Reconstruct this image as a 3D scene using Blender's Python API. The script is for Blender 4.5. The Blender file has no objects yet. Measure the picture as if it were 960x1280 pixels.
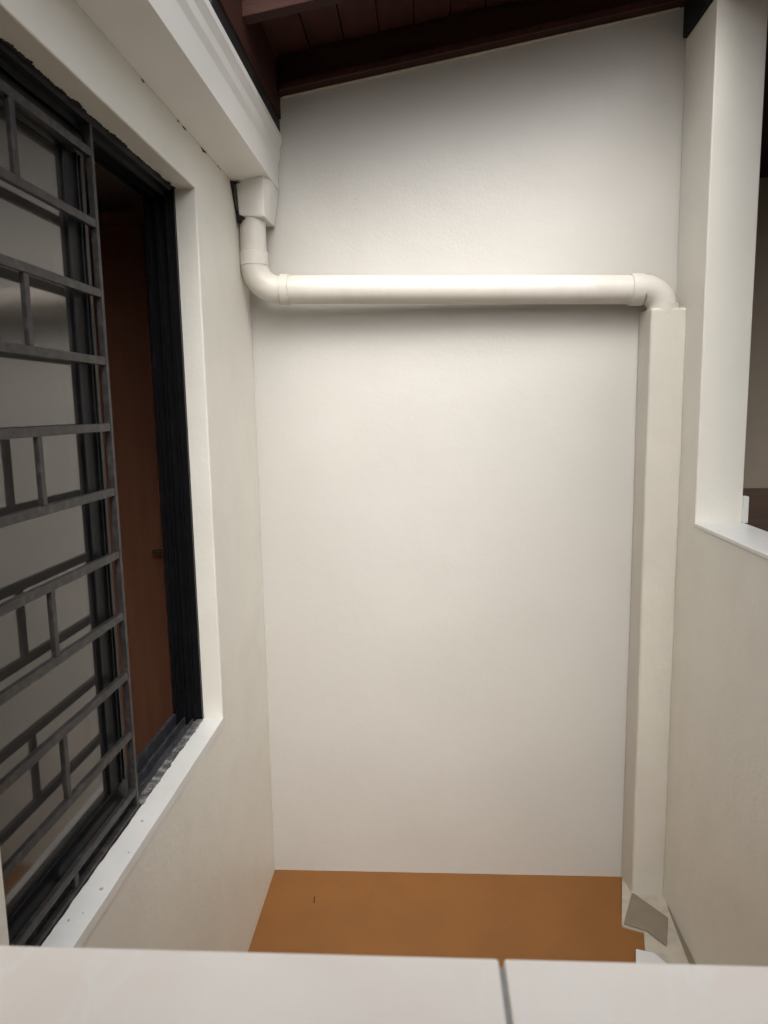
import bpy, bmesh, math, random
from mathutils import Vector, Matrix, noise
random.seed(7)
scene = bpy.context.scene
C = scene.collection
PI = math.pi

# ------------------------------------------------------------------ camera
H = 1.8507
f_r = Vector((0.9981535, 0.05815446, -0.01754008))
f_u = Vector((0.00908573, 0.14257227, 0.98974269))
f_f = Vector((-0.06005868, 0.98807449, -0.14178063))
cam_d = bpy.data.cameras.new('camera')
cam = bpy.data.objects.new('camera', cam_d)
C.objects.link(cam)
M = Matrix((f_r, f_u, -f_f)).transposed().to_4x4()
M.translation = Vector((0, 0, H))
cam.matrix_world = M
cam_d.sensor_fit = 'HORIZONTAL'
cam_d.sensor_width = 36.0
cam_d.lens = 36.0 * 913.52 / 960.0
cam_d.clip_start = 0.02
cam_d.clip_end = 500
cam_d.dof.use_dof = True
cam_d.dof.focus_distance = 2.5
cam_d.dof.aperture_fstop = 11.0
scene.camera = cam

# ------------------------------------------------------------------ light
SUN_EL = math.radians(46)
SUN_AZ = math.radians(-8)          # overcast light, brightest from behind the camera and a little to its right
world = bpy.data.worlds.new('World')
scene.world = world
world.use_nodes = True
wn = world.node_tree
bg = wn.nodes['Background']
sky = wn.nodes.new('ShaderNodeTexSky')
sky.sky_type = 'NISHITA'
sky.sun_disc = False
sky.sun_elevation = SUN_EL
sky.sun_rotation = PI + SUN_AZ
sky.dust_density = 6.0
sky.air_density = 1.0
sky.ozone_density = 1.0
hs = wn.nodes.new('ShaderNodeHueSaturation')      # thin overcast: the sky is almost white
hs.inputs['Saturation'].default_value = .35
wn.links.new(sky.outputs[0], hs.inputs['Color'])
wn.links.new(hs.outputs[0], bg.inputs[0])
bg.inputs[1].default_value = 0.15

sun_d = bpy.data.lights.new('sun', 'SUN')
sun_d.energy = 0.5
sun_d.angle = math.radians(38)
sun_d.color = (1.0, 0.99, 0.98)
sun = bpy.data.objects.new('sun', sun_d)
C.objects.link(sun)
ldir = Vector((math.sin(SUN_AZ) * math.cos(SUN_EL), math.cos(SUN_AZ) * math.cos(SUN_EL), -math.sin(SUN_EL)))
sun.rotation_euler = ldir.to_track_quat('-Z', 'Y').to_euler()
sun.location = (0, -4, 8)

scene.view_settings.view_transform = 'Standard'
scene.view_settings.look = 'None'
scene.view_settings.gamma = 1.0
scene.view_settings.exposure = 1.06
scene.view_settings.use_curve_mapping = False
scene.cycles.max_bounces = 16
scene.cycles.diffuse_bounces = 10
scene.cycles.glossy_bounces = 6
scene.cycles.transparent_max_bounces = 12

# ------------------------------------------------------------------ materials
MATS = {}
def nodes_of(name):
    m = bpy.data.materials.new(name)
    m.use_nodes = True
    return m, m.node_tree, m.node_tree.nodes['Principled BSDF']

def mat(name, col, rough=0.5, spec=0.5, metal=0.0, var=0.06, vscale=6.0, bump=0.0, bscale=40.0,
        bump2=0.0, b2scale=4.0, dirt=None, dirt_amt=0.0, dscale=9.0, rvar=0.035, detail=6.0, stretch=None):
    """painted or solid surface: base colour with slow mottling, optional dirt spots, two scales of relief"""
    m, nt, b = nodes_of(name)
    N, L = nt.nodes, nt.links
    tc = N.new('ShaderNodeTexCoord')
    co = tc.outputs['Object']
    if stretch:
        mp = N.new('ShaderNodeMapping'); mp.inputs['Scale'].default_value = stretch
        L.new(co, mp.inputs[0]); co = mp.outputs[0]
    n1 = N.new('ShaderNodeTexNoise'); n1.inputs['Scale'].default_value = vscale; n1.inputs['Detail'].default_value = detail
    L.new(co, n1.inputs['Vector'])
    r1 = N.new('ShaderNodeMapRange'); r1.inputs[1].default_value = .25; r1.inputs[2].default_value = .75
    r1.inputs[3].default_value = 1 - var; r1.inputs[4].default_value = 1 + var
    L.new(n1.outputs[0], r1.inputs[0])
    mul = N.new('ShaderNodeVectorMath'); mul.operation = 'SCALE'
    mul.inputs[0].default_value = col
    L.new(r1.outputs[0], mul.inputs['Scale'])
    out = mul.outputs[0]
    if dirt is not None:
        n2 = N.new('ShaderNodeTexNoise'); n2.inputs['Scale'].default_value = dscale; n2.inputs['Detail'].default_value = 8
        n2.inputs['Roughness'].default_value = .65
        L.new(co, n2.inputs['Vector'])
        r2 = N.new('ShaderNodeMapRange'); r2.interpolation_type = 'SMOOTHSTEP'; r2.inputs[1].default_value = .42; r2.inputs[2].default_value = .78
        r2.inputs[3].default_value = 0; r2.inputs[4].default_value = dirt_amt
        L.new(n2.outputs[0], r2.inputs[0])
        mx = N.new('ShaderNodeMix'); mx.data_type = 'RGBA'
        L.new(r2.outputs[0], mx.inputs['Factor']); L.new(out, mx.inputs['A']); mx.inputs['B'].default_value = (*dirt, 1)
        out = mx.outputs['Result']
    L.new(out, b.inputs['Base Color'])
    rr = N.new('ShaderNodeMapRange'); rr.inputs[1].default_value = .3; rr.inputs[2].default_value = .7
    rr.inputs[3].default_value = max(0.02, rough - rvar); rr.inputs[4].default_value = min(1, rough + rvar)
    L.new(n1.outputs[0], rr.inputs[0]); L.new(rr.outputs[0], b.inputs['Roughness'])
    b.inputs['Specular IOR Level'].default_value = spec
    b.inputs['Metallic'].default_value = metal
    prev = None
    for amt, sc, dist in ((bump2, b2scale, .03), (bump, bscale, .004)):
        if amt > 0:
            nb = N.new('ShaderNodeTexNoise'); nb.inputs['Scale'].default_value = sc; nb.inputs['Detail'].default_value = 4
            L.new(co, nb.inputs['Vector'])
            bp = N.new('ShaderNodeBump'); bp.inputs['Strength'].default_value = amt; bp.inputs['Distance'].default_value = dist
            L.new(nb.outputs[0], bp.inputs['Height'])
            if prev: L.new(prev, bp.inputs['Normal'])
            prev = bp.outputs[0]
    if prev: L.new(prev, b.inputs['Normal'])
    MATS[name] = m
    return m

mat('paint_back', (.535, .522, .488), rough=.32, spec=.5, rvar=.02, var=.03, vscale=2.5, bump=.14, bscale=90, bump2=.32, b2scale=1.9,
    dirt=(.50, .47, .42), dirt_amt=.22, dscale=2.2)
mat('paint_cream', (.80, .785, .715), rough=.45, spec=.4, var=.03, vscale=3.5, bump=.16, bscale=70, bump2=.16, b2scale=5.0,
    dirt=(.55, .51, .44), dirt_amt=.2, dscale=3)
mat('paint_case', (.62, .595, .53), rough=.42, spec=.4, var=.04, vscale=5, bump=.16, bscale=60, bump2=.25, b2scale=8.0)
mat('sill_white', (.77, .78, .76), rough=.35, spec=.5, var=.04, vscale=10, bump=.15, bscale=80,
    dirt=(.50, .48, .44), dirt_amt=.14, dscale=30)
mat('gutter_paint', (.76, .75, .71), rough=.32, spec=.5, var=.03, vscale=7, bump=.05, bscale=60)
mat('pvc', (.63, .605, .55), rough=.42, spec=.4, var=.03, vscale=9, bump=.03, bscale=80, dirt=(.46, .40, .32), dirt_amt=.25, dscale=13)
mat('floor_orange', (.235, .098, .024), rough=.55, spec=.35, var=.10, vscale=6, bump=.10, bscale=60, bump2=.08, b2scale=5,
    dirt=(.15, .065, .024), dirt_amt=.16, dscale=5)
mat('cement', (.48, .44, .37), rough=.7, spec=.3, var=.08, vscale=12, bump=.35, bscale=70, dirt=(.25, .22, .18), dirt_amt=.5, dscale=18)
mat('taupe_board_shade', (.22, .188, .142), rough=.7, spec=.3, var=.10, vscale=14, bump=.2, bscale=80)  # board colour, also used for the painted shade wedge by the right wall
mat('white_tile', (.64, .65, .66), rough=.35, var=.04, vscale=15)
mat('alu_black', (.006, .006, .0075), rough=.36, spec=.16, var=.2, vscale=12, dirt=(.04, .038, .036), dirt_amt=.15, dscale=60)
mat('alu_track', (.035, .037, .045), rough=.36, spec=.35, var=.2, vscale=14, dirt=(.20, .19, .18), dirt_amt=.5, dscale=40)
mat('grille_paint', (.027, .025, .025), rough=.45, spec=.3, var=.12, vscale=16, bump=.2, bscale=140, dirt=(.12, .11, .10), dirt_amt=.5, dscale=45)
mat('sealant', (.018, .017, .016), rough=.7, spec=.3, var=.3, vscale=60, bump=.6, bscale=160)
mat('sealant_grey', (.075, .076, .08), rough=.7, spec=.3, var=.4, vscale=50, bump=.15, bscale=160, dirt=(.5, .5, .47), dirt_amt=.9, dscale=40)
mat('mortar', (.60, .55, .47), rough=.8, spec=.2, var=.12, vscale=40, bump=.8, bscale=120)
mat('plank_wood', (.060, .019, .013), rough=.55, spec=.25, var=.35, vscale=5, bump=.3, bscale=60, stretch=(9, 1, 9), dirt=(.03, .014, .011), dirt_amt=.8, dscale=2.5)
mat('rafter_wood', (.040, .014, .010), rough=.6, spec=.15, var=.3, vscale=5, bump=.3, bscale=60, stretch=(1, 9, 9))
mat('fascia_dark', (.008, .007, .007), rough=.6, spec=.3, var=.3, vscale=6, bump=.3, bscale=60, stretch=(9, 1, 9))
mat('roof_sheet', (.16, .08, .05), rough=.8, var=.2)
mat('brown_door', (.33, .145, .085), rough=.4, spec=.4, var=.12, vscale=4, stretch=(6, 6, .8), bump=.05, bscale=40)
mat('room_paint', (.40, .33, .25), rough=.7, var=.04)
mat('brown_wood', (.10, .055, .033), rough=.5, var=.2, vscale=6, stretch=(1, 1, 6))
mat('dark_room', (.62, .55, .48), rough=.8, var=.05)
mat('nail_steel', (.05, .045, .04), rough=.5, metal=.6)
mat('grout', (.27, .265, .25), rough=.85, spec=.2, var=.12, vscale=60, bump=.5, bscale=200)

def marble_tile():
    m, nt, b = nodes_of('marble_tile')
    N, L = nt.nodes, nt.links
    tc = N.new('ShaderNodeTexCoord')
    n0 = N.new('ShaderNodeTexNoise'); n0.inputs['Scale'].default_value = 6; n0.inputs['Detail'].default_value = 6
    L.new(tc.outputs['Object'], n0.inputs['Vector'])
    cr = N.new('ShaderNodeValToRGB')
    cr.color_ramp.elements[0].position = .3; cr.color_ramp.elements[0].color = (.76, .70, .625, 1)
    cr.color_ramp.elements[1].position = .7; cr.color_ramp.elements[1].color = (.82, .785, .73, 1)
    L.new(n0.outputs[0], cr.inputs[0])
    w = N.new('ShaderNodeTexNoise'); w.inputs['Scale'].default_value = 9; w.inputs['Detail'].default_value = 5; w.inputs['Distortion'].default_value = 1.2
    mp = N.new('ShaderNodeMapping'); mp.inputs['Rotation'].default_value = (0, 0, .6); mp.inputs['Scale'].default_value = (1.0, .35, 1)
    L.new(tc.outputs['Object'], mp.inputs[0]); L.new(mp.outputs[0], w.inputs['Vector'])
    ab = N.new('ShaderNodeMath'); ab.operation = 'SUBTRACT'; ab.inputs[1].default_value = .5
    L.new(w.outputs[0], ab.inputs[0])
    a2 = N.new('ShaderNodeMath'); a2.operation = 'ABSOLUTE'; L.new(ab.outputs[0], a2.inputs[0])
    r = N.new('ShaderNodeMapRange'); r.inputs[1].default_value = 0; r.inputs[2].default_value = .022; r.inputs[3].default_value = .55; r.inputs[4].default_value = 0
    L.new(a2.outputs[0], r.inputs[0])
    mx = N.new('ShaderNodeMix'); mx.data_type = 'RGBA'
    L.new(r.outputs[0], mx.inputs['Factor']); L.new(cr.outputs[0], mx.inputs['A']); mx.inputs['B'].default_value = (.80, .78, .75, 1)
    L.new(mx.outputs['Result'], b.inputs['Base Color'])
    b.inputs['Roughness'].default_value = .28
    MATS['marble_tile'] = m
marble_tile()

def glass_pane():
    m = bpy.data.materials.new('tinted_glass'); m.use_nodes = True
    nt = m.node_tree; N, L = nt.nodes, nt.links
    N.remove(N['Principled BSDF'])
    out = N['Material Output']
    tr = N.new('ShaderNodeBsdfTransparent'); tr.inputs[0].default_value = (.50, .46, .44, 1)
    gl = N.new('ShaderNodeBsdfGlossy'); gl.inputs['Roughness'].default_value = .07; gl.inputs[0].default_value = (.95, .92, .90, 1)
    nz = N.new('ShaderNodeTexNoise'); nz.inputs['Scale'].default_value = 3
    tc = N.new('ShaderNodeTexCoord'); L.new(tc.outputs['Object'], nz.inputs['Vector'])
    bp = N.new('ShaderNodeBump'); bp.inputs['Strength'].default_value = .04; bp.inputs['Distance'].default_value = .01
    L.new(nz.outputs[0], bp.inputs['Height']); L.new(bp.outputs[0], gl.inputs['Normal'])
    fr = N.new('ShaderNodeFresnel'); fr.inputs[0].default_value = 1.9
    mx = N.new('ShaderNodeMixShader')
    L.new(fr.outputs[0], mx.inputs[0]); L.new(tr.outputs[0], mx.inputs[1]); L.new(gl.outputs[0], mx.inputs[2])
    df = N.new('ShaderNodeBsdfDiffuse'); df.inputs[0].default_value = (.42, .40, .37, 1)   # grey film put in to lift the black reflections
    m2 = N.new('ShaderNodeMixShader'); m2.inputs[0].default_value = .09
    L.new(mx.outputs[0], m2.inputs[1]); L.new(df.outputs[0], m2.inputs[2])
    L.new(m2.outputs[0], out.inputs['Surface'])
    MATS['tinted_glass'] = m
glass_pane()

# ------------------------------------------------------------------ helpers
def link(name, bm, m, parent=None, smooth=False, bevel=0.0, seg=2):
    bmesh.ops.recalc_face_normals(bm, faces=bm.faces[:])
    if bevel > 0:
        es = [e for e in bm.edges if len(e.link_faces) == 2 and e.calc_face_angle(0) > math.radians(35)]
        bmesh.ops.bevel(bm, geom=es, offset=bevel, segments=seg, profile=.5, affect='EDGES', clamp_overlap=True)
    me = bpy.data.meshes.new(name)
    bm.to_mesh(me); bm.free()
    if smooth:
        for p in me.polygons: p.use_smooth = True
        me.set_sharp_from_angle(angle=math.radians(40))
    o = bpy.data.objects.new(name, me)
    C.objects.link(o)
    if m: me.materials.append(MATS[m])
    if parent is not None: o.parent = parent
    return o

def tag(o, label, cat, group=None):
    o['label'] = label; o['category'] = cat
    if group: o['group'] = group
    return o

def thing(name, label, cat, loc=(0, 0, 0), group=None):
    o = bpy.data.objects.new(name, None)
    o.empty_display_size = .1
    C.objects.link(o); o.location = loc
    tag(o, label, cat, group)
    o['_o'] = 0; del o['_o']
    return o

def keep(o):
    """parts are modelled in world coordinates: cancel the parent's offset"""
    if o.parent is not None:
        o.matrix_parent_inverse = Matrix.Translation(o.parent.location).inverted()
    return o

def part(name, bm, m, parent, **k):
    return keep(link(name, bm, m, parent, **k))

def box(bm, x0, x1, y0, y1, z0, z1):
    vs = [bm.verts.new((x, y, z)) for z in (z0, z1) for y in (y0, y1) for x in (x0, x1)]
    for f in ((0, 2, 3, 1), (4, 5, 7, 6), (0, 1, 5, 4), (2, 6, 7, 3), (0, 4, 6, 2), (1, 3, 7, 5)):
        bm.faces.new([vs[i] for i in f])
    return bm

def B(*a):
    return box(bmesh.new(), *a)

def prism(pts, vec):
    """closed prism: polygon pts (3d) swept by vec"""
    bm = bmesh.new()
    v = Vector(vec)
    a = [bm.verts.new(p) for p in pts]
    b = [bm.verts.new(Vector(p) + v) for p in pts]
    bm.faces.new(a); bm.faces.new(list(reversed(b)))
    n = len(pts)
    for i in range(n):
        bm.faces.new((a[i], b[i], b[(i + 1) % n], a[(i + 1) % n]))
    return bm

def tube(path, rad, n=40, cap=True, inner=None):
    """round tube along a polyline; rad is a number or a list"""
    bm = bmesh.new()
    P = [Vector(p) for p in path]
    rr = rad if isinstance(rad, (list, tuple)) else [rad] * len(P)
    ref = None; rings = []
    for i, p in enumerate(P):
        t = (P[min(i + 1, len(P) - 1)] - P[max(i - 1, 0)]).normalized()
        if ref is None:
            ref = Vector((0, 1, 0)) if abs(t.y) < .9 else Vector((1, 0, 0))
        u = (ref - t * ref.dot(t)).normalized(); v = t.cross(u)
        ref = u
        rings.append([bm.verts.new(p + (u * math.cos(2 * PI * k / n) + v * math.sin(2 * PI * k / n)) * rr[i]) for k in range(n)])
    for a, b in zip(rings, rings[1:]):
        for k in range(n):
            bm.faces.new((a[k], a[(k + 1) % n], b[(k + 1) % n], b[k]))
    if cap:
        bm.faces.new(rings[0]); bm.faces.new(rings[-1])
    return bm

def strip(fn0, fn1, n, lift):
    """ragged thin bead: fn0(t), fn1(t) give the two long edges, lift the thickness vector"""
    bm = bmesh.new(); L = Vector(lift)
    rows = []
    for i in range(n + 1):
        t = i / n
        a, b = Vector(fn0(t)), Vector(fn1(t))
        rows.append([bm.verts.new(a), bm.verts.new(b), bm.verts.new(b + L), bm.verts.new(a + L)])
    for r, s in zip(rows, rows[1:]):
        for k in range(4):
            bm.faces.new((r[k], r[(k + 1) % 4], s[(k + 1) % 4], s[k]))
    bm.faces.new(rows[0]); bm.faces.new(list(reversed(rows[-1])))
    return bm

def nz(t, sc, seed):
    return noise.noise(Vector((t * sc, seed * 7.31, 0)))

# ------------------------------------------------------------------ measures
XL, XR, YB = -.634, .875, 2.70
YJ, ZS = 2.427, 1.457             # far jamb and sill of the opening on the right
WT = .150                         # thickness of the right wall
YW, YN = 2.098, .963              # far and near end of the window
ZW0, ZW1 = .917, 2.4605           # window sill and head
TW = .059                         # reveal depth
ZG = 2.593                        # underside of gutter
def zroof(x): return 2.923 + (x + .51) * .166
ZRW = 3.052                       # top of the right wall

# ------------------------------------------------------------------ floor
fl = link('floor', B(XL - .05, XR + .05, .40, YB + .05, -.12, 0), 'floor_orange')
fl['kind'] = 'structure'; fl['label'] = 'orange painted concrete floor of the light well'
apron = prism([(.752, 2.702, -.004), (.676, 2.414, -.004), (.745, 2.385, -.004), (.722, 2.292, -.004), (.70, 2.0, -.004), (.70, .49, -.004), (.83, .49, -.004), (.848, 2.2, -.004), (.868, 2.51, -.004), (.88, 2.56, -.004), (.88, 2.702, -.004)], (0, 0, .012))
link('shadow_wedge', prism([(.82, .49, -.003), (.879, .49, -.003), (.879, 2.6, -.003), (.84, 2.2, -.003)], (0, 0, .005)), 'taupe_board_shade', fl)  # dark wedge standing in for the shade along the right wall
o = link('cement_apron', apron, 'cement', fl, bevel=.002)

# ------------------------------------------------------------------ back wall
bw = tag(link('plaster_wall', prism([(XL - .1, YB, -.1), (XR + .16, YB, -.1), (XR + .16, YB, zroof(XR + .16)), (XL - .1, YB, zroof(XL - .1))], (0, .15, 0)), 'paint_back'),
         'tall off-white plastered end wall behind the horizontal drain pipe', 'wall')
for px_, pz_, pr_ in ((.343, .065, .0035), (-.321, 2.672, .0030), (.33, 2.70, .0020), (-.05, 1.42, .0018), (.20, 1.60, .0022)):
    k = link('pit', prism([(px_ + pr_ * math.cos(a) * (1 + .3 * math.sin(3 * a + px_ * 40)), YB - .0006, pz_ + pr_ * math.sin(a) * .8) for a in [i * PI / 4 for i in range(8)]], (0, .002, 0)), 'cement', bw)

# ------------------------------------------------------------------ left wall with window opening
lw = thing('window_wall', 'cream plastered wall with deep window opening and white sloping sill', 'wall', (XL, 1.5, 0))
T = .146
def wall_piece(name, y0, y1, z0, z1, parent=lw):
    return part(name, B(XL - T, XL, y0, y1, z0, z1), 'paint_cream', parent)
bm = bmesh.new()
# one sheet of plaster with a hole, built as a frame of four abutting blocks sharing vertices
ys = [.30, YN, YW, YB]; zs = [-.1, ZW0 - .02, ZW1, 2.745]
def grid_wall(xs0, xs1):
    bm = bmesh.new()
    vert = {}
    def V(x, y, z):
        k = (round(x, 5), round(y, 5), round(z, 5))
        if k not in vert: vert[k] = bm.verts.new(k)
        return vert[k]
    cells = [(i, j) for i in range(3) for j in range(3) if (i, j) != (1, 1)]
    for i, j in cells:
        for x in (xs0, xs1):
            bm.faces.new((V(x, ys[i], zs[j]), V(x, ys[i + 1], zs[j]), V(x, ys[i + 1], zs[j + 1]), V(x, ys[i], zs[j + 1])))
        for di, dj, e in ((-1, 0, 'y0'), (1, 0, 'y1'), (0, -1, 'z0'), (0, 1, 'z1')):
            if (i + di, j + dj) in cells: continue
            if e[0] == 'y':
                y = ys[i + (e == 'y1')]
                bm.faces.new((V(xs0, y, zs[j]), V(xs1, y, zs[j]), V(xs1, y, zs[j + 1]), V(xs0, y, zs[j + 1])))
            else:
                z = zs[j + (e == 'z1')]
                bm.faces.new((V(xs0, ys[i], z), V(xs1, ys[i], z), V(xs1, ys[i + 1], z), V(xs0, ys[i + 1], z)))
    return bm
part('wall_body', grid_wall(XL - T, XL), 'paint_cream', lw, bevel=.004)
# painted sill, its inner edge ragged where paint meets the frame
def sill_in(t):
    y = YN + .002 + t * (YW - YN - .004)
    return (XL - TW + .002 + .0018 * nz(y, 30, 1) + .0012 * nz(y, 120, 2), y, ZW0 - .022)
def sill_out(t):
    y = YN + .002 + t * (YW - YN - .004)
    return (XL + .0025 + .0012 * nz(y, 9, 3), y, ZW0 - .022)
part('window_sill', strip(sill_in, sill_out, 160, (0, 0, .022)), 'sill_white', lw)

for cx_, cy_, cr_ in ((XL - .030, 1.53, .0028), (XL - .018, 1.29, .0032), (XL - .040, 1.20, .0022), (XL - .022, 1.22, .0016), (XL - .012, 1.41, .0018)):
    part('chip', prism([(cx_ + cr_ * math.cos(a) * (1 + .35 * math.sin(2 * a + cy_ * 50)), cy_ + 1.5 * cr_ * math.sin(a), ZW0 + .0001) for a in [i * PI / 4 for i in range(8)]], (0, 0, .0004)), 'cement', lw)

# ------------------------------------------------------------------ right wall with opening
rw = thing('opening_wall', 'cream plastered wall with wide unglazed opening and white sill', 'wall', (XR, 1.5, 0))
part('wall_body', prism([(XR, .30, -.1), (XR, YB, -.1), (XR, YB, ZRW), (XR, YJ, ZRW), (XR, YJ, ZS - .012), (XR, .30, ZS - .012)], (WT, 0, 0)), 'paint_cream', rw, bevel=.004)
part('sill', B(XR - .003, XR + WT + .004, .30, YJ - .001, ZS - .012, ZS), 'sill_white', rw, bevel=.002)
part('sill_upstand', B(XR + WT - .002, XR + WT + .012, YJ - .02, YJ + .004, ZS + .0005, ZS + .088), 'sill_white', rw, bevel=.003)

# ------------------------------------------------------------------ ledge in the foreground
lg = thing('tiled_ledge', 'low wall topped with beige marble-look ceramic tiles and grey joints', 'ledge', (0, .35, 0))
part('wall_body', B(XL, XR, .20, .472, -.1, ZS - .012), 'paint_cream', lg)
part('grout', B(XL + .001, XR - .004, .20, .474, ZS - .012, ZS - .003), 'grout', lg)
gx = .0495; tw = .40; gap = .0038
xs = [gx - 2 * tw, gx - tw, gx, gx + tw, gx + 2 * tw]
for i in range(5):
    a = max(xs[i] if i < 5 else 9, XL + .001); 
    b = min(xs[i] + tw, XR - .004)
    if b - a < .02: continue
    bm = B(a + gap / 2, b - gap / 2, .19, .479, ZS - .010, ZS)
    part('tile', bm, 'marble_tile', lg, bevel=.0022, seg=3)

# ------------------------------------------------------------------ roof
rf = thing('timber_roof', 'dark red-brown timber roof of planks on rafters above the end wall', 'roof', (0, 2.4, 2.9))
RX0, RX1, RY0 = -.503, 1.06, 2.10
RH = .115                           # rafter height
def slope_prism(x0, x1, y0, y1, dz0, dz1):
    return prism([(x0, y0, zroof(x0) + dz0), (x1, y0, zroof(x1) + dz0), (x1, y0, zroof(x1) + dz1), (x0, y0, zroof(x0) + dz1)], (0, y1 - y0, 0))
for y0, y1 in ((YB - .045, YB + .02), (2.17, 2.215)):
    part('rafter', slope_prism(RX0, RX1, y0, y1, .001, RH), 'rafter_wood', rf, bevel=.003)
part('batten', slope_prism(RX0 + .01, RX1, YB - .058, YB - .046, .0, .022), 'plank_wood', rf, bevel=.002)
x = RX0; k = 0
while x < RX1 - .02:
    w = .118
    o = part('plank', slope_prism(x + .002, min(x + w - .002, RX1), RY0, YB + .02, RH + .001 + .002 * (k % 2), RH + .020), 'plank_wood', rf, bevel=.002)
    x += w; k += 1
part('roof_sheet', slope_prism(RX0 - .06, RX1, RY0 - .03, YB + .15, RH + .024, RH + .06), 'roof_sheet', rf)
part('fascia_board', B(-.545, -.505, 1.876, YB - .002, 2.804, 2.850), 'fascia_dark', rf, bevel=.003)
part('wall_plate', B(-.560, -.500, 1.880, YB - .002, 2.852, zroof(-.50) + .11), 'rafter_wood', rf, bevel=.003)
part('corner_block', B(XR - .010, XR + WT, YB - .20, YB - .002, ZRW + .002, zroof(XR) + .09), 'fascia_dark', rf)
# ragged mortar along the junction of roof and wall
for x0, x1, sd in ((-.49, .85, 4),):
    def m0(t, x0=x0, x1=x1, sd=sd):
        xx = x0 + t * (x1 - x0); return (xx, YB - .007, zroof(xx) - .003 - .005 * abs(nz(xx, 40, sd)) - .003 * max(0, nz(xx, 150, sd)))
    def m1(t, x0=x0, x1=x1, sd=sd):
        xx = x0 + t * (x1 - x0); return (xx, YB - .007, zroof(xx) - .0005)
    part('mortar', strip(m0, m1, 260, (0, .009, 0)), 'mortar', rf)

# ------------------------------------------------------------------ gutter
gt = thing('rain_gutter', 'white painted box gutter with stepped front above the window', 'gutter', (-.56, 2.0, ZG))
GY0, GY1 = .30, YB - .008
prof = [(XL + .001, ZG), (-.5150, 2.614), (-.5145, 2.697), (-.5140, 2.700), (-.5080, 2.7215), (-.5075, 2.7500), (-.5000, 2.772), (-.4985, 2.775), (-.4985, 2.795), (-.5010, 2.798),
        (-.5080, 2.798), (-.5090, 2.780), (-.5150, 2.758), (-.5160, 2.725), (-.5210, 2.708), (-.5215, 2.621), (XL + .007, ZG + .007), (XL + .007, 2.744), (XL + .001, 2.744)]
part('trough', prism([(a, GY0, b) for a, b in prof], (0, GY1 - GY0, 0)), 'gutter_paint', gt)
part('end_cap', prism([(a, GY1 - .004, b) for a, b in [(XL + .008, ZG + .009), (-.523, 2.623), (-.5225, 2.708), (-.517, 2.725), (-.516, 2.758), (-.510, 2.780), (-.509, 2.792), (XL + .008, 2.742)]], (0, .003, 0)), 'gutter_paint', gt)
# outlet box under the gutter end
ob = [(-.626, 2.520), (-.512, 2.520), (-.476, 2.600), (-.476, 2.668), (-.626, 2.668)]
top = [(-.622, 2.505, ZG + .0045), (-.530, 2.505, ZG + .018), (-.5165, 2.560, ZG + .0205), (-.5165, 2.690, ZG + .0205), (-.622, 2.690, ZG + .0045)]
bot = [(-.622, 2.530, ZG - .100), (-.536, 2.530, ZG - .104), (-.534, 2.570, ZG - .106), (-.534, 2.690, ZG - .100), (-.622, 2.690, ZG - .100)]
bm = bmesh.new()
a = [bm.verts.new(p) for p in top]; b = [bm.verts.new(p) for p in bot]
bm.faces.new(a); bm.faces.new(b)
for i in range(5): bm.faces.new((a[i], a[(i + 1) % 5], b[(i + 1) % 5], b[i]))
part('outlet_box', bm, 'gutter_paint', gt, bevel=.003)
# black gap between outlet box and wall
def g0(t): return (XL + .0012, 2.470 + .075 * t, ZG - .004 - .115 * t + .004 * nz(t, 9, 4))
def g1(t): return (XL + .014 + .012 * max(0, t - .75) * 4 * .6 - .008 * math.sin(t * PI), 2.478 + .070 * t, ZG - .004 - .118 * t + .004 * nz(t, 9, 9))
part('gap_stain', strip(g0, g1, 30, (.0006, -.002, 0)), 'sealant', gt)
def h0(t): return (XL + .004 + .022 * t, 2.520 - .004 * t, ZG - .0015)
def h1(t): return (XL + .004 + .022 * t, 2.494 + .006 * t, ZG - .0015)
part('gap_stain', strip(h0, h1, 8, (0, 0, -.001)), 'sealant', gt)
def h2(t): return (XL + .006 + .028 * t, 2.528, ZG - .096 - .012 * t * t)
def h3(t): return (XL + .006 + .028 * t, 2.528, ZG - .122 + .012 * t)
part('gap_stain', strip(h2, h3, 10, (0, -.002, 0)), 'sealant', gt)
# short cracks in the filler between gutter and wall
for y, ln, w in ((1.736, .018, .0035), (1.972, .012, .003), (2.022, .026, .0035), (2.185, .03, .006), (2.205, .012, .003), (2.335, .012, .0025), (2.36, .008, .002)):
    def c0(t, y=y, ln=ln * 1.3): return (XL + .0005, y + ln * (t - .5), ZG - .002 + .004 * nz(t * 3 + y, 3, 1))
    def c1(t, y=y, ln=ln * 1.3, w=w * 1.4): return (XL + .0005, y + ln * (t - .5), ZG - .002 + .004 * nz(t * 3 + y, 3, 1) - w * math.sin(PI * min(max(t, .02), .98)) * (.6 + .8 * abs(nz(t * 5 + y, 4, 2))))
    part('crack', strip(c0, c1, 10, (.0008, 0, 0)), 'sealant', gt)

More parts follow.
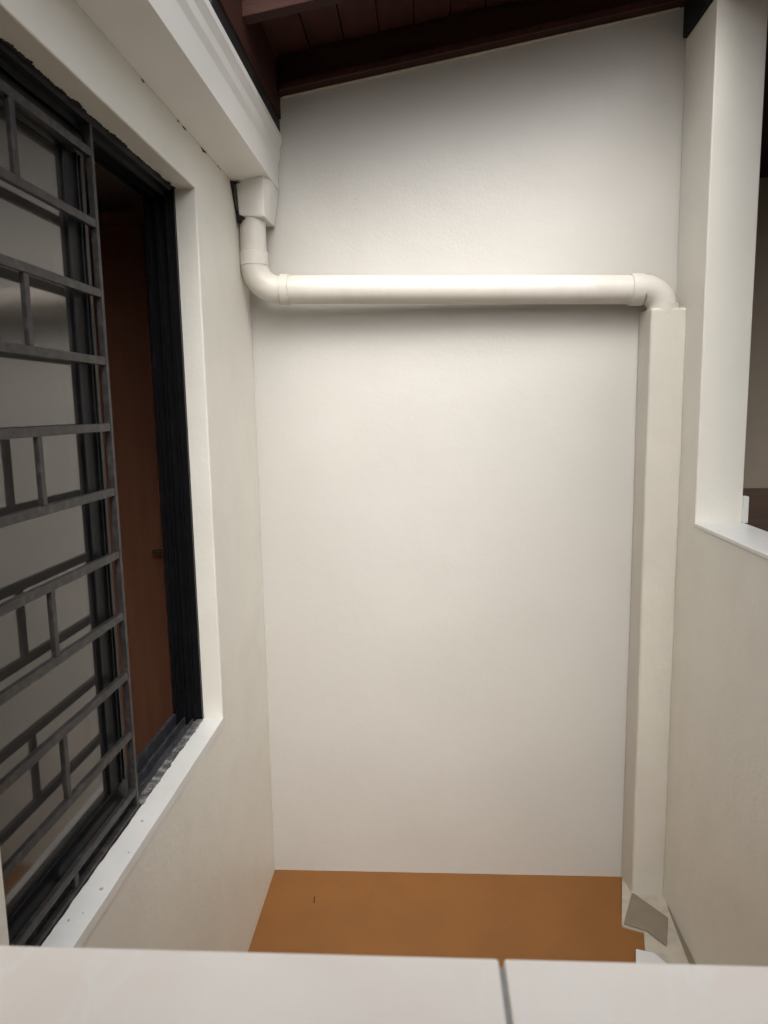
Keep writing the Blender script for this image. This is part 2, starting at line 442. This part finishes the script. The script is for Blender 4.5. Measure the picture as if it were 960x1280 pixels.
# ------------------------------------------------------------------ drain pipe
dp = thing('drain_pipe', 'off-white plastic drain pipe dropping from gutter and crossing end wall', 'pipe', (-.59, 2.64, 2.25))
PY = 2.590
VX, R1, R2 = -.589, .0445, .0505
zl, zr = 2.259, 2.234
part('down_pipe', tube([(VX, PY - .012, 2.502), (VX, PY - .012, 2.345)], R1), 'pvc', dp, smooth=True)
part('collar', tube([(VX, PY - .010, 2.385), (VX, PY - .010, 2.383), (VX, PY - .010, 2.340), (VX, PY - .010, 2.338)], [R1 + .001, R2 - .002, R2 - .002, R1]), 'pvc', dp, smooth=True)
ex, er = -.470, .085
pts = [(VX, PY - .010, 2.342)]
cx, cz = VX + er, zl + er
for i in range(0, 15):
    a = PI + (PI / 2) * i / 14
    pts.append((cx + er * math.cos(a), PY - .010 * (1 - i / 14), cz + er * math.sin(a)))
part('elbow', tube(pts, R2 - .0035, cap=True), 'pvc', dp, smooth=True)
def py(x): return PY + .040 * (x + .47) / 1.28
def px(x): return (x, py(x), zl + (zr - zl) * (x + .47) / 1.17)
part('collar', tube([px(-.503), px(-.501), px(-.474), px(-.472)], [R1, R2 + .002, R2 + .002, R1]), 'pvc', dp, smooth=True)
part('straight_pipe', tube([px(-.475 + (1.19) * i / 12) for i in range(13)], R1 + .0035), 'pvc', dp, smooth=True)
part('collar', tube([px(.694), px(.696), px(.737), px(.739)], [R1, R2 + .0025, R2 + .0025, R1]), 'pvc', dp, smooth=True)
EX, er2 = .806, .066
pts = [px(.736)]
for i in range(0, 15):
    a = PI / 2 - (PI / 2) * i / 14
    pts.append((EX - er2 + er2 * math.cos(a), py(EX - er2 + er2 * math.cos(a)), zr - er2 + er2 * math.sin(a)))
pts.append((EX, py(EX), 2.15))
part('elbow', tube(pts, R2 - .002), 'pvc', dp, smooth=True)
part('collar', tube([(EX + .004, py(EX) + .002, 2.188), (EX + .004, py(EX) + .002, 2.186), (EX + .004, py(EX) + .002, 2.166), (EX + .004, py(EX) + .002, 2.150)], [R1, R2 + .0005, R2 + .0005, R2 + .0005]), 'pvc', dp, smooth=True)

# ------------------------------------------------------------------ plastered casing around the lower pipe
pc = thing('pipe_casing', 'plastered cream casing boxing in the pipe from floor upwards', 'casing', (.81, 2.65, 0))
ZC = 2.166
bm = bmesh.new()
cols = []
n = 26
for i in range(n + 1):
    z = -.002 + (ZC + .002) * i / n
    j = .0025 * nz(z, 2.3, 3); j2 = .0025 * nz(z, 2.0, 8)
    dx = 0
    cols.append([bm.verts.new(q) for q in ((.748 + dx + j2, YB - .001, z), (.757 + j, 2.580 + j2, z), (XR + .002, 2.584 + j, z), (XR + .002, YB - .001, z))])
for a, b in zip(cols, cols[1:]):
    for k in range(4): bm.faces.new((a[k], a[(k + 1) % 4], b[(k + 1) % 4], b[k]))
bm.faces.new(cols[0]); bm.faces.new(cols[-1])
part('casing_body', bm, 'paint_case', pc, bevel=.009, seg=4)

# ------------------------------------------------------------------ things on the floor by the casing
o = tag(link('board_offcut', prism([(.760, 2.590, .0085), (.684, 2.416, .0085), (.752, 2.385, .0085), (.800, 2.310, .0085), (.850, 2.452, .0085)], (0, 0, .006)), 'taupe_board_shade', bevel=.0015),
        'flat taupe offcut lying on the floor at the foot of the pipe casing', 'board')
o = tag(link('tile_piece', prism([(.690, 2.286, .0125), (.745, 2.270, .0125), (.800, 2.18, .0125), (.66, 2.18, .0125)], (0, 0, .007)), 'white_tile', bevel=.0015),
        'broken piece of white tile on the floor beside the ledge', 'tile')
nl = tag(link('nail', tube([(-.443, 2.505, .0005), (-.4435, 2.507, .012), (-.441, 2.512, .024)], [.0018, .0018, .0012], n=8), 'nail_steel', smooth=True),
         'small dark nail sticking up from the orange floor', 'nail')

# ------------------------------------------------------------------ sliding window
wd = thing('sliding_window', 'black aluminium sliding window standing half open behind the grille', 'window', (-.76, 1.5, ZW0))
FX0, FX1 = -.778, XL - TW             # frame depth
Y0, Y1, Z0, Z1 = YN + .002, YW - .002, ZW0 - .018, ZW1 - .002
def rib_prof(base_a, pts): return pts
# far jamb with ribs: section in xy swept in z
jamb = [(FX1, Y1), (FX1, Y1 - .014), (FX1 - .018, Y1 - .014), (FX1 - .018, Y1 - .028), (FX1 - .022, Y1 - .028), (FX1 - .022, Y1 - .012), (FX1 - .046, Y1 - .012),
        (FX1 - .046, Y1 - .030), (FX1 - .050, Y1 - .030), (FX1 - .050, Y1 - .012), (FX1 - .074, Y1 - .012), (FX1 - .074, Y1 - .020), (FX0, Y1 - .020), (FX0, Y1)]
part('frame_jamb', prism([(a, b, Z0) for a, b in jamb], (0, 0, Z1 - Z0)), 'alu_black', wd)
part('frame_jamb', prism([(a, Y0 + (Y1 - b), Z0) for a, b in jamb], (0, 0, Z1 - Z0)), 'alu_black', wd)
head = [(a, Z1 - (Y1 - b)) for a, b in jamb]
part('frame_head', prism([(a, Y0 + .035, b) for a, b in head], (0, Y1 - Y0 - .07, 0)), 'alu_black', wd)
track = [(FX1 + .0, Z0), (FX1 + .0, Z0 + .012), (FX1 - .020, Z0 + .014), (FX1 - .020, Z0 + .030), (FX1 - .024, Z0 + .030), (FX1 - .024, Z0 + .010), (FX1 - .046, Z0 + .010),
         (FX1 - .046, Z0 + .034), (FX1 - .050, Z0 + .034), (FX1 - .050, Z0 + .010), (FX1 - .074, Z0 + .010), (FX1 - .074, Z0 + .044), (FX0, Z0 + .044), (FX0, Z0)]
part('frame_track', prism([(a, Y0 + .035, b) for a, b in track], (0, Y1 - Y0 - .07, 0)), 'alu_track', wd)
def sash(ya, yb, xa, xb):
    s = part('sash', B(xa, xb, ya, yb, Z1 - .075, Z1 - .022), 'alu_black', wd, bevel=.002)
    for nm, bb in (('bottom_rail', (xa, xb, ya, yb, Z0 + .030, Z0 + .095)), ('stile', (xa, xb, ya, ya + .055, Z0 + .095, Z1 - .075)), ('stile', (xa, xb, yb - .092, yb, Z0 + .095, Z1 - .075))):
        c = link(nm, B(*bb), 'alu_black', s, bevel=.002)
    for q in (.020, .036):
        c = link('stile_rib', B(xb, xb + .004, yb - q - .005, yb - q, Z0 + .095, Z1 - .075), 'alu_black', s, bevel=.001)
    xm = (xa + xb) / 2
    c = link('glass_pane', B(xm - .002, xm + .002, ya + .05, yb - .087, Z0 + .09, Z1 - .07), 'tinted_glass', s)
    return s
sash(Y0 + .036, 1.600, -.744, -.722)
# ragged black sealant along the head and grey smears on the track
def s0(t):
    y = Y0 + .01 + t * (Y1 - Y0 - .012); return (FX1 - .004, y, ZW1 - .0005)
def s1(t):
    y = Y0 + .01 + t * (Y1 - Y0 - .012)
    return (FX1 + .003 + .008 * max(0, nz(y, 34, 1)) + .004 * nz(y, 120, 2) + .003 * nz(y, 260, 3), y, ZW1 - .0005)
part('sealant_bead', strip(s0, s1, 500, (0, 0, -.0015)), 'sealant', wd)
def u0(t):
    y = 1.60 + t * (Y1 - 1.602); return (FX1 - .022, y, ZW0 + .0006)
def u1(t):
    y = 1.60 + t * (Y1 - 1.602)
    return (FX1 + .003 + .008 * nz(y, 16, 6) * (1 - .6 * t) + .004 * nz(y, 70, 7) + .003 * nz(y, 220, 8), y, ZW0 + .0006)
part('sealant_bead', strip(u0, u1, 320, (0, 0, .0005)), 'sealant_grey', wd)

# ------------------------------------------------------------------ grille
gr = thing('window_grille', 'dark grey welded steel grille covering the near half of the window', 'grille', (-.70, 1.3, ZW0))
GX0, GX1, GYE = -.7065, -.6945, 1.588
bars = [.963 + .1425 * i for i in range(11)]
bt = .0088
for z in bars:
    part('bar', B(GX0, GX1, Y0 + .002, GYE - .010, z - bt, z + bt), 'grille_paint', gr, bevel=.0018)
part('end_post', B(GX0 - .001, GX1 + .001, GYE - .010, GYE + .002, ZW0 + .001, ZW1 - .004), 'grille_paint', gr, bevel=.0015)
part('bottom_rail', B(GX0, GX1 + .0015, Y0 + .002, GYE - .0105, ZW0 + .001, ZW0 + .010), 'grille_paint', gr, bevel=.0015)
for yb in (1.283,):
    for i in (0, 2, 4, 6, 8):
        part('spacer', B(GX0 + .001, GX1 - .001, yb - .008, yb + .008, bars[9 - i] + bt, bars[10 - i] - bt), 'grille_paint', gr, bevel=.0015)
    part('spacer', B(GX0 + .001, GX1 - .001, yb - .008, yb + .008, ZW0 + .010, bars[0] - bt), 'grille_paint', gr, bevel=.0015)

# ------------------------------------------------------------------ room behind the window
LX0, LY0, LY1, LZ1 = -3.2, .30, 3.4, 2.62
rm = thing('room_shell', 'dim brown room seen through the open half of the window', 'room', (-2, 2, 0))
part('room_floor', B(LX0, XL - T - .001, LY0, LY1, -.1, 0), 'brown_wood', rm)
part('room_ceiling', B(LX0, XL - T - .001, LY0, LY1, LZ1, LZ1 + .08), 'dark_room', rm)
part('room_wall', B(LX0 - .1, LX0, LY0, LY1, 0, LZ1), 'dark_room', rm)
part('room_wall', B(LX0, XL - T - .001, LY1, LY1 + .1, 0, LZ1), 'brown_door', rm)
part('room_wall', B(LX0, XL - T - .001, LY0 - .1, LY0, 0, LZ1), 'dark_room', rm)
wr = thing('wardrobe', 'tall reddish brown wooden wardrobe seen through the open window', 'wardrobe', (-1.3, 2.9, 0))
part('carcass', B(-2.0, XL - T - .03, 2.64, 3.2, 0, 2.55), 'brown_door', wr, bevel=.003)
part('door', B(-1.98, -.985, 2.615, 2.638, .08, 2.50), 'brown_door', wr, bevel=.003)
part('door', B(-.981, XL - T - .035, 2.615, 2.638, .08, 2.50), 'brown_door', wr, bevel=.003)
part('handle', tube([(-.960, 2.615, 1.345), (-.960, 2.585, 1.345), (-.978, 2.578, 1.343), (-1.01, 2.580, 1.34)], [.008, .008, .008, .006], n=12), 'brown_wood', wr, smooth=True)

# ------------------------------------------------------------------ roof of that room, its eaves in the gutter
lr = tag(link('tiled_roof', prism([(XL - .001, .30, 2.748), (XL - .001, .30, 2.790), (-3.4, .30, 3.19), (-3.4, .30, 3.148)], (0, 3.1, 0)), 'roof_sheet'),
         'low pitched roof of the left room ending at the gutter', 'roof')

# ------------------------------------------------------------------ room behind the right opening
rr = thing('room_shell', 'shaded room with brown wall panelling seen beyond the right opening', 'room', (2, 2.5, 0))
part('room_wall', B(XR + WT, 3.2, 4.3, 4.4, 0, 3.05), 'room_paint', rr)
part('room_wall', B(3.2, 3.3, .3, 4.4, 0, 1.3), 'room_paint', rr)
part('room_wall', B(XR + WT - .1, XR + WT, YB + .16, 4.3, 0, 3.05), 'room_paint', rr)
part('room_floor', B(XR + WT + .001, 3.2, .3, 4.3, -.1, 0), 'brown_wood', rr)
part('room_wall', B(XR + WT, 3.3, .2, .3, 0, 3.05), 'room_paint', rr)
part('room_ceiling', B(XR + .025, 3.3, .2, 4.4, 3.055, 3.10), 'rafter_wood', rr)
part('wainscot', B(XR + WT + .01, 3.199, 4.27, 4.299, .001, 1.354), 'brown_wood', rr, bevel=.003)

# ------------------------------------------------------------------ room on the near side of the ledge
kr = thing('room_shell', 'plain room on the near side of the tiled ledge', 'room', (0, -1, 0))
part('room_ceiling', prism([(-1.2, -.38, 2.60), (-1.2, -.38, 2.66), (-1.2, -2.6, 3.05), (-1.2, -2.6, 2.99)], (2.6, 0, 0)), 'roof_sheet', kr)  # unseen slab, front edge set to trim light on ledge and lower wall
part('room_wall', B(-1.2, 1.4, -2.7, -2.6, 0, 2.60), 'room_paint', kr)
part('room_wall', B(-1.3, -1.2, -2.7, .30, 0, 2.60), 'room_paint', kr)
part('room_wall', B(1.4, 1.5, -2.7, .30, 0, 2.60), 'room_paint', kr)
part('room_wall', B(-1.2, XL - T, .20, .299, 0, 2.60), "room_paint", kr)
part('room_wall', B(XR + WT, 1.4, .10, .199, 0, 2.60), "room_paint", kr)
part('room_floor', B(-1.2, 1.4, -2.6, .20, -.1, 0), 'brown_wood', kr)
part('sky_blocker', B(-1.3, XL - .02, -2.5, .295, 2.76, 3.9), 'room_paint', kr)  # unseen mass added to narrow the low sky and shape the wall highlight
